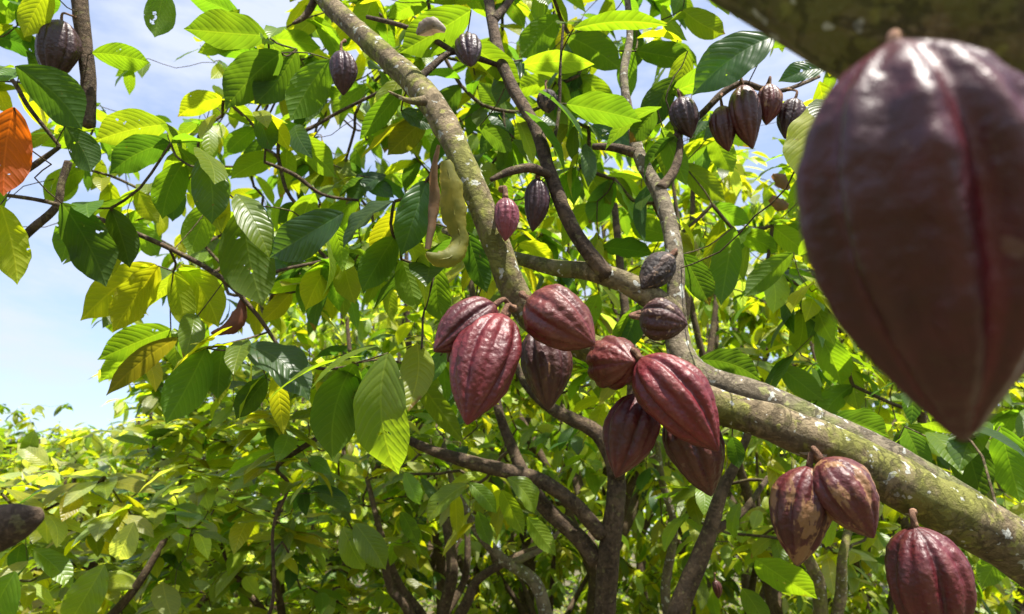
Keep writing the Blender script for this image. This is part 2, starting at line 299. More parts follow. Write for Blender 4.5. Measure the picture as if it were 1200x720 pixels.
class Tree:
    """an Empty at the trunk's base; trunk, limb, twigs, crown and single leaves are its parts"""
    def __init__(s, name, base, label, group=None, bark=BARK_DARK):
        s.o = root(name, base); tag(s.o, label, 'tree', group); s.nodes = []; s.bark = bark
    def wood(s, name, path, rad, bark=None, na=.07, seg=14, label=None, node=True, nfreq=25.0):
        v, f, C, Rr = bezier_tube(path, rad, seg, na, seed=random.random() * 50, nfreq=nfreq)
        o = put(name, mesh_of(name, [(v, f)]), bark or s.bark, s.o)
        if label: o['label'] = label
        if node: s.nodes += [(c, r) for c, r in zip(C[::2], Rr[::2])]
        return o
    def px(s, name, pts, bark=None, **k):
        """pts: (px, py, distance, width in px)"""
        return s.wood(name, [P(a, b, d) for a, b, d, w_ in pts], [w_ / F * d / 2 for a, b, d, w_ in pts], bark, **k)
    def twigs(s, targets, r0=.0016, rmax=.007, sag=.06):
        """connect all the target points to the wood (nearest first)"""
        if not len(targets): return
        T = np.array(targets); base = np.array([c for c, _ in s.nodes]); nb = len(base)
        P_ = np.vstack([base, T]); n = len(P_); par = np.full(n, -1)
        best = np.full(len(T), 1e9); bp_ = np.zeros(len(T), int)
        D = np.linalg.norm(T[:, None, :] - base[None, :, :], axis=2); best = D.min(1); bp_ = D.argmin(1); done = np.zeros(len(T), bool); order = []
        for _ in range(len(T)):
            i = int(np.argmin(np.where(done, 1e9, best))); done[i] = True; par[nb + i] = bp_[i]; order.append(i)
            d = np.linalg.norm(T - T[i], axis=1) * 1.05; u = d < best; best[u] = d[u]; bp_[u] = nb + i
        cnt = np.zeros(n)
        for i in reversed(order):
            cnt[nb + i] += 1; cnt[par[nb + i]] += cnt[nb + i]
        parts = []; s.dirs = {}
        for i in order:
            a, b = P_[par[nb + i]], P_[nb + i]; ln = np.linalg.norm(b - a); d = nrm(b - a); s.dirs[i] = d
            if ln < .003: continue
            r1 = min(rmax, r0 * math.sqrt(cnt[nb + i])); r2 = r0 if cnt[nb + i] < 2 else r1 * .9
            pts = [a]
            k = 4 if ln > .25 else 2
            for q in range(1, k): pts.append(a + (b - a) * q / k + rng.normal(0, sag, 3) * min(ln, .4) + np.array([0, 0, -.06 * ln * math.sin(math.pi * q / k)]))
            pts.append(b); rr = list(np.linspace(r1, r2, len(pts)))
            v, f, _, _ = bezier_tube(pts, rr, 5, 0, step=max(ln / 6, .02), cap=False); parts.append((v, f))
        tag(put('twigs', mesh_of('twigs', parts), TWIG, s.o), kind='stuff')
    def crown(s, cl, weights, size=(.17, .26), per=(5, 8), nu=8, nv=4, mask=None, name='crown', twigs=True, spread=.05, hang=1.0):
        """cl: cluster points"""
        if twigs: s.twigs(cl)
        else: s.dirs = {}
        B, A, N, Ls, Ws, Cs = [], [], [], [], [], []
        keys = list(weights); pr = np.array([weights[k] for k in keys], float); pr /= pr.sum()
        for i, c in enumerate(cl):
            td = s.dirs.get(i, nrm(rng.normal(0, 1, 3))); m = rng.integers(per[0], per[1] + 1); az0 = rng.uniform(0, 6.28); base_c = keys[rng.choice(len(keys), p=pr)]
            for j in range(m):
                az = az0 + j * 2.4 + rng.normal(0, .3); rad = np.array([math.cos(az), math.sin(az), 0])
                ax = nrm(rad + td * .35 + np.array([0, 0, (.25 if hang < 1 else 0) - hang * rng.uniform(.0, 1.3) * (.6 + .1 * j)])); b = np.asarray(c) - td * j * .018 + rng.normal(0, spread * .3, 3)
                if mask is not None and mask(b + ax * .1): continue
                no = nrm(np.array([0, -.35 if hang < 1 else 0, 1.0]) + rng.normal(0, .28, 3) + rad * .2)
                B.append(b); A.append(ax); N.append(no); l = rng.uniform(*size) * (1 if j else .8); Ls.append(l); Ws.append(l * rng.uniform(.33, .43)); Cs.append(jitcol(base_c if rng.random() < .6 else keys[rng.choice(len(keys), p=pr)]))
        if not B: return
        n = len(B)
        me = leaf_mesh(name, B, A, N, Ls, Ws, rng.uniform(.2, 1.1, n), rng.uniform(.05, .5, n), rng.uniform(.01, .06, n), Cs, nu, nv)
        return put(name, me, LEAF, s.o)
    def leaves(s, rows):
        """single large leaves: (base x, y, tip x, y, width px, colour+face, [distance], [label])"""
        tw = []
        for r in rows:
            bx, by, tx, ty, wp, cf = r[:6]; lp = math.hypot(tx - bx, ty - by)
            d = r[6] if len(r) > 6 and r[6] else min(2.5, max(1.55, F * .2 / lp))
            b = P(bx, by, d); dz = rng.uniform(-.25, .25) * lp / F * d
            t = P(tx, ty, d + dz); ch = t - b; c = nrm(ch); view = nrm((b + t) / 2 - CAM)
            n0 = view if cf[1] == 'u' else -view
            n0 = nrm(n0 + np.array([0, 0, .55]) + rng.normal(0, .22, 3)); n0 = nrm(n0 - c * (n0 @ c))
            k = rng.uniform(.35, 1.1); A = c * math.cos(k / 2) + n0 * math.sin(k / 2); N = -c * math.sin(k / 2) + n0 * math.cos(k / 2)
            ln = np.linalg.norm(ch) / (math.sin(k / 2) / (k / 2)); vis = max(.6, abs(n0 @ view)); wd = wp / F * d / vis
            wd = min(wd, ln * .51)
            col = jitcol(cf[0], .08)
            me = leaf_mesh('leaf', [b], [A], [N], [ln], [wd], [k], [rng.uniform(.12, .4)], [rng.uniform(.02, .06)], [col], 44, 10, corr=.017)
            o = put('leaf', me, LEAF_NEAR, s.o)
            if len(r) > 7: o['label'] = r[7]
            tw.append(b)
        return tw

def inpoly(x, y, poly):
    r = False; j = len(poly) - 1
    for i in range(len(poly)):
        xi, yi = poly[i]; xj, yj = poly[j]
        if (yi > y) != (yj > y) and x < (xj - xi) * (y - yi) / (yj - yi) + xi: r = not r
        j = i
    return r
SKY = [[(152, -140), (350, -140), (335, 28), (225, 22), (216, 60), (262, 85), (268, 108), (208, 122), (196, 150), (165, 118), (176, 80), (150, 40)],
       [(-500, 270), (0, 292), (30, 285), (88, 288), (120, 338), (92, 380), (128, 400), (112, 425), (130, 462), (112, 482), (85, 500), (60, 486), (32, 506), (12, 492), (-20, 510), (-500, 500)],
       [(372, 138), (412, 122), (415, 168), (380, 182)], [(838, 55), (885, 15), (905, 35), (850, 85)], [(868, 170), (885, 148), (898, 190), (880, 215)],
       [(588, 95), (602, 90), (606, 112), (592, 116)], [(670, 100), (700, 92), (704, 112), (676, 120)], [(890, 270), (900, 262), (905, 280), (892, 288)]]
KEY = [P(*q) for q in ((500, 110, 1.65), (550, 215, 1.52), (610, 350, 1.45), (930, 510, 1.3), (1120, 600, 1.3), (400, 20, 1.9), (750, 430, 1.3), (640, 360, 1.3), (600, 420, 1.3), (790, 480, 1.3), (522, 148, 1.62), (575, 280, 1.48), (990, 590, 1.25), (1060, 570, 1.33), (460, 480, 1.4), (880, 140, 2.0), (650, 380, 1.3), (440, 60, 1.8))]
SN = np.array(SUN)
def sunny(p):
    """the gaps in the crown through which the sun falls on the limb and the pods"""
    for k in KEY:
        q = np.asarray(p) - k; t = q @ SN
        if t > .08 and np.linalg.norm(q - t * SN) < .16 + .0 * t: return True
    return False
CLEAR = [(1, 1, 1, 1)]
def skymask(p):
    if sunny(p): return True
    x, y, d = proj(p)
    if d < .1: return False
    C_ = CLEARA[d < CLEARA[:, 3] + .06] if len(CLEARA) else CLEARA
    if len(C_) and (((C_[:, 0] - x) ** 2 + (C_[:, 1] - y) ** 2) < C_[:, 2] ** 2).any(): return True
    return d > .1 and any(inpoly(x, y, q) for q in SKY)
def cloud(n, x0, x1, y0, y1, d0, d1, top=None, keep=None):
    out_ = []
    while len(out_) < n:
        x, y, d = rng.uniform(x0, x1), rng.uniform(y0, y1), rng.uniform(d0, d1)
        if top and y < top(x): continue
        p = P(x, y, d)
        if p[2] < .15 or skymask(p): continue
        if keep and not keep(x, y, d): continue
        out_.append(p)
    return out_

CLEARA = np.array([(868, 545, 30, 9), (400, 86, 45, 2.), (549, 60, 34, 1.9), (66, 60, 52, 2.1), (640, 120, 26, 2.4), (804, 138, 34, 2.), (850, 150, 36, 2.), (876, 138, 42, 2.), (900, 122, 36, 2.), (927, 140, 36, 2.),
   (592, 256, 40, 1.6), (628, 240, 48, 1.8), (770, 318, 48, 1.8), (775, 375, 50, 1.8), (540, 382, 70, 1.5), (571, 435, 80, 1.5), (640, 430, 70, 1.6), (656, 378, 60, 1.6), (714, 426, 60, 1.6), (794, 474, 80, 1.6),
   (742, 512, 70, 1.6), (815, 548, 70, 1.6), (938, 603, 80, 1.5), (998, 580, 70, 1.5), (1087, 668, 80, 1.5), (525, 240, 60, 1.7), (266, 372, 36, 2.1), (20, 608, 60, 1.5),
   (5, 180, 60, 2.6), (98, 120, 45, 2.2), (30, 265, 40, 2.3), (505, 40, 30, 1.9)] + [(480 + i * 12, 95 + i * 27, 40, 2.0) for i in range(10)] + [(660 + i * 18, 200 + i * 22, 30, 1.9) for i in range(6)] + [(795, 240 + i * 30, 28, 1.9) for i in range(6)]
   + [(840 + i * 40, 450 + i * 22, 45, 1.6) for i in range(10)] + [(400 + i * 16, 10 + i * 16, 34, 2.1) for i in range(6)])
def add_clear(rows):
    global CLEARA
    CLEARA = np.vstack([CLEARA] + [[((q[0] + q[2]) / 2, (q[1] + q[3]) / 2, max(22, .42 * math.hypot(q[0] - q[2], q[1] - q[3])), q[6] if len(q) > 6 and q[6] else 2.6)] for q in rows])
# ================================================================== GROUND
def ground_z(x, y): return .25 * math.sin(x * .13 + 1) * math.sin(y * .09) * min(1, math.hypot(x, y) / 12)
gv, gf = [], []; NG = 100
for i in range(NG + 1):
    for j in range(NG + 1):
        a = (i / NG * 2 - 1); b = (j / NG * 2 - 1); x = 600 * a * abs(a) ** 1.6; y = 600 * b * abs(b) ** 1.6
        gv.append((x, y, ground_z(x, y) + noise.noise(Vector((x, y, 0)) * .7) * .05))
for i in range(NG):
    for j in range(NG): q = i * (NG + 1) + j; gf.append((q, q + NG + 1, q + NG + 2, q + 1))
m, n, o = mat('soil_litter'); tco = nd(n, 'TexCoord')
a1 = nd(n, 'TexNoise', i_Scale=.9, i_Detail=8.0, i_Roughness=.65); a2 = nd(n, 'TexVoronoi', i_Scale=9.0); a3 = nd(n, 'TexNoise', i_Scale=14.0, i_Detail=6.0)
for q in (a1, a2, a3): n.links.new(tco.outputs['Object'], q.inputs['Vector'])
c = mixc(n, ramp(n, a1.outputs[0], .4, .6), (.10, .065, .035), (.07, .10, .025)); c = mixc(n, ramp(n, a3.outputs[0], .45, .7), c, (.20, .14, .07))
c = mixc(n, .35, c, a2.outputs['Color'], 'MULTIPLY')
pb = nd(n, 'BsdfPrincipled', i_Roughness=.9); n.links.new(c, pb.inputs['Base Color'])
bp = nd(n, 'Bump', i_Strength=.8, i_Distance=.05); n.links.new(a3.outputs[0], bp.inputs['Height']); n.links.new(bp.outputs[0], pb.inputs['Normal']); n.links.new(pb.outputs[0], o.inputs[0])
me = bpy.data.meshes.new('ground'); me.from_pydata(gv, [], gf); me.update(); tag(put('ground', me, m), kind='structure')

# ================================================================== TREES
W0 = dict(Y=.2, G=.4, M=.3, T=.1)
# --- the tree whose mossy limb carries the pods
main = Tree('cacao_tree', (1.95, 1.0, 0), 'large cacao tree whose mossy limb with lichen spots carries the cluster of red pods', bark=BARK)
main.wood('trunk', [(1.95, 1.0, -.05), (1.93, 1.05, .35), (1.86, 1.15, .75), P(1490, 880, 1.5)], [.085, .075, .066, .06], BARK_LOW, seg=24)
main.px('limb', [(1490, 880, 1.5, 82), (1340, 752, 1.44, 75), (1200, 648, 1.38, 68), (1080, 582, 1.34, 62), (985, 530, 1.32, 52), (905, 497, 1.33, 45), (845, 478, 1.35, 39),
                 (780, 450, 1.40, 37), (700, 412, 1.46, 35), (640, 385, 1.48, 37), (607, 350, 1.47, 34), (580, 282, 1.48, 32), (553, 215, 1.53, 31), (522, 148, 1.62, 31), (488, 100, 1.72, 32),
                 (450, 65, 1.82, 27), (410, 28, 1.95, 24), (372, -12, 2.1, 21), (330, -90, 2.3, 18), (300, -180, 2.5, 14)], seg=28, na=.09, label='mossy limb with pale lichen spots')
main.px('limb', [(1130, 596, 1.36, 50), (1040, 542, 1.37, 48), (960, 502, 1.41, 44), (890, 467, 1.45, 38), (832, 446, 1.5, 32), (803, 425, 1.54, 32), (793, 390, 1.58, 28), (792, 340, 1.62, 21),
                 (789, 285, 1.68, 20), (775, 232, 1.76, 19), (752, 190, 1.84, 16), (741, 150, 1.92, 12), (731, 90, 2.0, 10), (738, 40, 2.1, 8), (732, -30, 2.2, 7)], BARK_GREY, seg=22, na=.08)
main.px('branch', [(795, 372, 1.6, 26), (765, 350, 1.58, 29), (730, 330, 1.58, 27), (690, 318, 1.6, 23), (650, 314, 1.63, 20), (610, 304, 1.68, 15), (570, 290, 1.74, 11), (520, 270, 1.84, 7)], BARK_LOW, seg=18)
main.px('branch', [(712, 324, 1.58, 22), (690, 296, 1.58, 18), (668, 262, 1.6, 17), (645, 205, 1.64, 17), (628, 150, 1.72, 15), (602, 105, 1.8, 14), (585, 65, 1.88, 14), (576, 20, 1.96, 13), (566, -40, 2.1, 10)], BARK_DARK, seg=16)
main.px('branch', [(645, 206, 1.63, 10), (622, 197, 1.6, 11), (598, 201, 1.58, 10), (575, 211, 1.56, 5)], BARK_DARK, seg=12)
main.px('branch', [(578, 24, 1.95, 12), (592, 8, 1.98, 9), (612, -20, 2.05, 7)], BARK_DARK, seg=10)
main.px('branch', [(773, 222, 1.76, 14), (790, 200, 1.8, 11), (797, 170, 1.84, 8), (790, 140, 1.9, 6)], BARK_DARK, seg=10)
main.px('branch', [(745, 180, 1.86, 12), (720, 173, 1.88, 10), (695, 172, 1.9, 7)], BARK_DARK, seg=10)
main.px('branch', [(786, 165, 1.85, 7), (822, 134, 1.88, 8), (848, 108, 1.9, 8), (870, 98, 1.91, 8), (893, 104, 1.93, 7), (918, 106, 1.95, 5), (960, 90, 2.05, 4)], BARK_DARK, seg=10, label='thin dark branch carrying a row of dark pods')
main.px('branch', [(478, 104, 1.7, 9), (502, 82, 1.74, 9), (528, 62, 1.78, 7), (552, 66, 1.82, 7), (588, 78, 1.86, 6)], BARK_DARK, seg=8)
main.px('branch', [(430, 20, 1.9, 5), (470, 30, 1.85, 6), (505, 45, 1.82, 7), (530, 60, 1.8, 7)], BARK_DARK, seg=8)
main.px('branch', [(497, 118, 1.6, 12), (478, 118, 1.57, 7), (455, 107, 1.55, 2)], BARK, seg=10)
main.px('branch', [(655, 100, 1.7, 3), (660, 30, 1.72, 3), (657, 72, 1.7, 3), (655, 130, 1.69, 4), (648, 172, 1.66, 4)], BARK_DARK, seg=7)
main.px('branch', [(372, -5, 2.1, 10), (358, 18, 2.08, 8), (343, 28, 2.06, 3)], BARK_DARK, seg=8)
# wood outside the frame that carries the crown overhead
main.px('branch', [(330, -90, 2.3, 20), (420, -250, 2.5, 16), (520, -420, 2.6, 10)], BARK_DARK, seg=10)
main.px('branch', [(566, -40, 2.1, 10), (600, -180, 2.3, 9), (650, -350, 2.5, 7)], BARK_DARK, seg=8)
main.px('branch', [(732, -30, 2.2, 7), (780, -160, 2.4, 7), (850, -300, 2.6, 6)], BARK_DARK, seg=8)

ML = [ # big leaves, traced one by one
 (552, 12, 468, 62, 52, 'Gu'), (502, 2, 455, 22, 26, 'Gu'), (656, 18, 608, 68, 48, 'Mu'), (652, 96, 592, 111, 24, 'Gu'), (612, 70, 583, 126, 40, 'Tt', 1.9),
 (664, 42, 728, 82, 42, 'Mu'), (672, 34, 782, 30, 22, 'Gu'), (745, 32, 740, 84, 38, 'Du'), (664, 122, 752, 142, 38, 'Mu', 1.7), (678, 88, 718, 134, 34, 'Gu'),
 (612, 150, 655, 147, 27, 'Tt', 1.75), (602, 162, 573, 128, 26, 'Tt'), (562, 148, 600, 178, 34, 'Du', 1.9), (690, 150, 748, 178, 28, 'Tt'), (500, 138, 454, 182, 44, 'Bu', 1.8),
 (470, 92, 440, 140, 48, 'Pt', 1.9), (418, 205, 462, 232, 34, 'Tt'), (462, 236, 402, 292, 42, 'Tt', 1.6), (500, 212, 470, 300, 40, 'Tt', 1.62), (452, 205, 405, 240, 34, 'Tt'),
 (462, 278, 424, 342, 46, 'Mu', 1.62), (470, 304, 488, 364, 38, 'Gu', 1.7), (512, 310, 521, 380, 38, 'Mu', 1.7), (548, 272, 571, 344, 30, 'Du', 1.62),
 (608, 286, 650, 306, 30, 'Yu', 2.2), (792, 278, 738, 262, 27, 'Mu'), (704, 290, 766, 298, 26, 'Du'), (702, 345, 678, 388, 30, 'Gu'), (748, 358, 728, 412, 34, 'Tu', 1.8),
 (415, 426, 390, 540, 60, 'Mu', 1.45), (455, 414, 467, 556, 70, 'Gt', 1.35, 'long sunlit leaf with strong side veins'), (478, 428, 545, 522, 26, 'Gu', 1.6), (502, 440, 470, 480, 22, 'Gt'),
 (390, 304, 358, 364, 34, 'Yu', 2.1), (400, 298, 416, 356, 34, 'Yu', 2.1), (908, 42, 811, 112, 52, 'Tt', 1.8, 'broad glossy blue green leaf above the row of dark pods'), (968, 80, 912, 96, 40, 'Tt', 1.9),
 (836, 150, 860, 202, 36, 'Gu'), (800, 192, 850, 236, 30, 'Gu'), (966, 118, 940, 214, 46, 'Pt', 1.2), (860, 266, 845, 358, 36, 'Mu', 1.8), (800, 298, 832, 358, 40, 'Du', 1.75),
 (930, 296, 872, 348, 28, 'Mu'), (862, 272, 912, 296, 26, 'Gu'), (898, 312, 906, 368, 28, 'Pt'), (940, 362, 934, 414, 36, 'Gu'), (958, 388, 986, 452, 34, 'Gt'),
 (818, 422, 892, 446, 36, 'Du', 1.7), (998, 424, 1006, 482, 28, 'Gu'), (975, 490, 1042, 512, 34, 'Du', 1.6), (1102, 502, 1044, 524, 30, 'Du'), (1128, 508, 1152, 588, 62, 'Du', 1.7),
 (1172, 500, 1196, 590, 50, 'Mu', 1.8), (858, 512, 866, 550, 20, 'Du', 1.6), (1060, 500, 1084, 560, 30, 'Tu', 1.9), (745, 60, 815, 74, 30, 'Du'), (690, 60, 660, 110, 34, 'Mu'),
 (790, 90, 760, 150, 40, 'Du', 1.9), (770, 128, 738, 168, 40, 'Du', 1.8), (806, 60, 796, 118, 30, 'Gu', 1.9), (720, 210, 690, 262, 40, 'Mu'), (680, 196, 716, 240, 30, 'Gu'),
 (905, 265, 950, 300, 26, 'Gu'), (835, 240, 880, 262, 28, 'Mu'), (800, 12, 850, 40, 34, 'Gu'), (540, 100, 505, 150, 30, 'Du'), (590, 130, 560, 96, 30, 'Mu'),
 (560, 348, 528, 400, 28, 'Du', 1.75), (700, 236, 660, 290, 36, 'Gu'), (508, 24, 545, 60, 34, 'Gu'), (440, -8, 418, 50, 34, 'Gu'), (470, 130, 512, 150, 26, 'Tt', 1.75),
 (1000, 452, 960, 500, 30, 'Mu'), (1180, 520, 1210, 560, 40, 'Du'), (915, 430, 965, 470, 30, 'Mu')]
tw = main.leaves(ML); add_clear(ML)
cl = cloud(245, 330, 1300, -300, 340, 2.3, 5.4) + cloud(60, 330, 700, -60, 310, 2.6, 5.6) + cloud(32, 820, 1350, 250, 560, 2.1, 4.0) + cloud(8, 380, 640, 250, 460, 2.3, 4.0) + cloud(30, 350, 1200, -900, -300, 2.0, 3.2)
main.crown(cl + tw, dict(Y=.20, G=.36, M=.22, D=.12, T=.10), mask=skymask, nu=8, nv=4, per=(4, 7), size=(.14, .22))

# dead leaves hanging in it
def ribbon(name, pts, wpx, m, parent, curl=.5, label=None):
    """a withered leaf rolled lengthwise: centreline in px, width px"""
    C = [P(*p) for p in pts]; n0 = len(C); cs = []
    ws = []
    for i in range(n0 - 1):
        for s in range(14):
            u = s / 14; a, b = i, i + 1; p0, p1, p2, p3 = C[max(a - 1, 0)], C[a], C[b], C[min(b + 1, n0 - 1)]
            cs.append(.5 * ((2 * p1) + (-p0 + p2) * u + (2 * p0 - 5 * p1 + 4 * p2 - p3) * u * u + (-p0 + 3 * p1 - 3 * p2 + p3) * u ** 3)); ws.append(wpx[i] * (1 - u) + wpx[i + 1] * u)
    cs.append(C[-1]); ws.append(wpx[-1]); cs = np.array(cs); T = nrm(np.gradient(cs, axis=0)); nv = 22; V, Fc = [], []
    for i, (c, t) in enumerate(zip(cs, T)):
        vd = nrm(c - CAM); s_ = nrm(np.cross(t, vd)); w_ = ws[i] / F * np.dot(c - CAM, FW) / 2
        for j in range(nv + 1):
            th = (j / nv * 2 - 1) * math.pi * curl; q = c + s_ * w_ * math.sin(th) / max(math.sin(min(math.pi * curl, math.pi / 2)), .3) + vd * w_ * (1 - math.cos(th)) * .8
            V.append(q + nrm(q - c) * (noise.noise(Vector(q) * 38) * .3 + noise.noise(Vector(q) * 150) * .16 - .10 * math.exp(-(th / .16) ** 2)) * w_)
        if i:
            b = (i - 1) * (nv + 1)
            for j in range(nv): Fc.append((b + j, b + j + 1, b + nv + 2 + j, b + nv + 1 + j))
    o = put(name, mesh_of(name, [(V, Fc)]), m, parent)
    if label: o['label'] = label
    return o
ribbon('leaf', [(522, 188, 1.46), (528, 215, 1.45), (532, 250, 1.45), (539, 280, 1.45), (530, 300, 1.43), (512, 304, 1.42), (499, 297, 1.42)], [10, 26, 30, 20, 24, 20, 4], DEAD_Y, main.o, .42, 'withered pale yellow leaf rolled into a hook')
ribbon('leaf', [(514, 170, 1.5), (508, 205, 1.5), (509, 240, 1.5), (501, 292, 1.48)], [4, 9, 13, 6], DEAD_T, main.o, .7, 'narrow tan withered leaf hanging rolled up')
ribbon('leaf', [(522, 36, 1.7), (508, 30, 1.7), (495, 36, 1.7), (488, 40, 1.7)], [4, 20, 16, 3], DEAD_G, main.o, .4, 'small grey brown dried leaf')
ribbon('leaf', [(905, 205, 2.4), (915, 212, 2.4), (925, 222, 2.4)], [4, 16, 4], DEAD_T, main.o, .4)
ribbon('leaf', [(903, 232, 2.4), (914, 240, 2.4), (924, 242, 2.4)], [8, 16, 6], DEAD_T, main.o, .4)

# --- the tree at the left edge
left = Tree('cacao_tree', (-1.9, .9, 0), 'cacao tree at the left edge with a vertical dark branch and an orange leaf')
left.wood('trunk', [(-1.9, .9, -.05), (-1.95, 1.0, .6), (-2.0, 1.2, 1.3), P(-260, 330, 1.9)], [.07, .06, .05, .03], seg=18)
left.px('limb', [(-260, 330, 1.9, 30), (-180, 120, 1.95, 24), (-60, -60, 2.0, 22), (60, -120, 2.05, 20), (88, -30, 2.05, 19), (96, 30, 2.04, 18), (103, 90, 2.03, 17), (103, 148, 2.02, 15)], seg=16, label='dark branch hanging straight down and broken off')
left.px('branch', [(-260, 330, 1.9, 20), (-100, 330, 1.95, 13), (0, 298, 2.0, 9), (38, 268, 2.03, 10), (66, 242, 2.06, 9), (72, 215, 2.08, 8), (80, 190, 2.1, 9)], seg=10)
left.px('branch', [(-150, 200, 1.9, 10), (-60, 220, 1.95, 6), (0, 228, 2.0, 5), (60, 238, 2.0, 5), (130, 262, 2.0, 6), (200, 292, 2.0, 6), (258, 325, 2.0, 6), (300, 368, 2.0, 5), (335, 415, 2.0, 4), (375, 432, 2.0, 4), (420, 428, 2.0, 3)], seg=8)
left.px('branch', [(-100, 20, 1.9, 8), (0, 80, 1.9, 5), (35, 128, 1.92, 5), (70, 172, 1.95, 4)], seg=8)
left.px('branch', [(70, 172, 1.95, 5), (45, 190, 1.95, 7), (20, 208, 1.95, 7)], seg=8)
left.px('branch', [(262, 330, 2.0, 4), (290, 335, 1.98, 3), (325, 318, 2.0, 4), (370, 308, 2.05, 4), (385, 303, 2.08, 3)], seg=7)
left.px('branch', [(330, 158, 2.4, 4), (360, 152, 2.4, 5), (400, 130, 2.4, 4), (470, 96, 2.2, 4)], seg=7)
left.px('branch', [(310, 190, 2.2, 4), (345, 205, 2.2, 5), (378, 228, 2.2, 4), (420, 235, 2.2, 3)], seg=7)
left.px('branch', [(-260, 330, 1.9, 20), (-200, -50, 2.1, 16), (-50, -300, 2.4, 10), (120, -420, 2.6, 8)], seg=8)
LL = [
 (58, -14, 28, 44, 54, 'Yu', 1.9), (108, 62, 176, 74, 60, 'Gu', 2.0), (196, 146, 110, 166, 44, 'Gu'), (200, 168, 128, 204, 40, 'Du', 1.9), (192, -16, 181, 44, 42, 'Mu', 2.1),
 (314, 42, 215, 34, 42, 'Mu', 1.9), (282, 20, 214, -8, 48, 'Mu'), (330, 62, 264, 128, 60, 'Du', 1.8), (262, 115, 208, 137, 26, 'Yu'), (386, 70, 340, 142, 50, 'Mu', 1.75),
 (348, 58, 298, 122, 50, 'Du', 1.85), (312, 46, 376, 56, 30, 'Gu'), (238, 184, 248, 263, 60, 'Tt', 1.7, 'dark blue green veined leaf'), (215, 190, 190, 257, 42, 'Mu', 1.85), (326, 184, 270, 210, 32, 'Gu'),
 (336, 162, 392, 208, 50, 'Gu'), (18, 78, 96, 152, 74, 'Du', 1.8), (76, 148, 106, 202, 34, 'Du', 1.8), (16, 126, 4, 230, 66, 'Ou', 1.5, 'large orange brown leaf'), (-14, 44, 48, 66, 36, 'Du'),
 (-4, 95, 12, 134, 34, 'Yu'), (98, 198, 52, 238, 40, 'Gu'), (84, 196, 60, 240, 30, 'Gu'), (72, 238, 124, 336, 60, 'Du', 1.75), (92, 244, 72, 308, 32, 'Mu', 1.85), (130, 244, 152, 314, 34, 'Du', 1.9),
 (198, 208, 202, 260, 38, 'Du'), (285, 242, 308, 360, 80, 'Mu', 1.75, 'very large drooping mid green leaf'), (402, 250, 316, 302, 46, 'Tt', 1.65), (182, 310, 94, 376, 44, 'Yu', 2.1), (186, 312, 132, 390, 42, 'Yu', 2.1),
 (203, 318, 218, 386, 30, 'Yu', 2.1), (212, 310, 256, 384, 50, 'Yu', 2.15), (200, 386, 114, 422, 34, 'Gu', 2.2), (156, 410, 118, 447, 28, 'Gu'), (208, 396, 124, 464, 26, 'Bu', 2.0),
 (242, 408, 194, 497, 52, 'Mu', 1.75), (262, 404, 255, 468, 50, 'Mu', 1.8), (286, 406, 362, 470, 46, 'Tt', 1.7), (312, 444, 276, 492, 32, 'Du', 1.7), (342, 342, 306, 378, 22, 'Yu'), (0, 240, 20, 334, 38, 'Yu', 1.9), (-30, 250, 6, 300, 40, 'Yu'),
 (110, 150, 140, 196, 40, 'Mu'), (250, 236, 222, 300, 40, 'Gu', 2.1), (160, 220, 186, 262, 36, 'Gu'), (346, 238, 322, 262, 34, 'Du'), (300, 150, 262, 184, 34, 'Mu'), (152, 262, 186, 300, 34, 'Gu'),
 (300, 130, 318, 176, 34, 'Du', 2.0), (20, -10, -12, 30, 40, 'Gu'), (60, 100, 30, 60, 36, 'Du'), (330, 100, 372, 130, 34, 'Mu'), (380, 15, 345, 44, 30, 'Gu'), (20, 30, 70, -8, 34, 'Mu')]
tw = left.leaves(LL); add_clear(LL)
cl = cloud(24, -300, 170, -350, 285, 2.4, 4.2) + cloud(34, 130, 440, 60, 380, 2.5, 5) + cloud(20, 330, 480, -100, 150, 2.6, 4.6) + cloud(8, -400, 330, -700, -150, 2.2, 3.4)
cl += cloud(72, 210, 520, 50, 330, 2.8, 5.5) + cloud(22, 60, 330, 120, 330, 3.0, 5)
left.crown(cl + tw, dict(Y=.3, G=.45, M=.17, D=.08), mask=skymask, per=(4, 6), size=(.13, .2))
ribbon('leaf', [(283, 350, 2.0), (281, 368, 1.99), (270, 384, 1.98), (247, 391, 1.98)], [3, 17, 18, 2], DEAD_B, left.o, .55, 'crescent shaped reddish brown dead leaf')

# --- the tree behind the camera's right shoulder: one thick limb crosses the corner, very close
near = Tree('cacao_tree', (1.0, -.25, 0), 'very close cacao tree whose thick dark limb crosses above the biggest pod', bark=BARK_LOW)
near.wood('trunk', [(1.05, -.3, -.05), (1.03, -.25, .6), (.95, -.1, 1.3), (.78, .15, 1.72), P(1500, 230, .45)], [.11, .09, .08, .07, .062], seg=30, na=.06)
near.px('limb', [(1500, 230, .45, 260), (1340, 120, .43, 250), (1200, 35, .42, 245), (1050, -22, .43, 235), (910, -88, .46, 215), (760, -170, .5, 190), (560, -300, .58, 160), (300, -500, .75, 120), (100, -600, 1.0, 90)], BARK_LOW, seg=40, na=.05, nfreq=30, label='thick dark mossy limb seen from below')
near.px('branch', [(560, -300, .58, 100), (700, -600, .7, 80), (900, -1000, .9, 50)], seg=12)
near.px('branch', [(1340, 80, .43, 120), (1500, -300, .55, 90), (1600, -700, .8, 60)], seg=12)

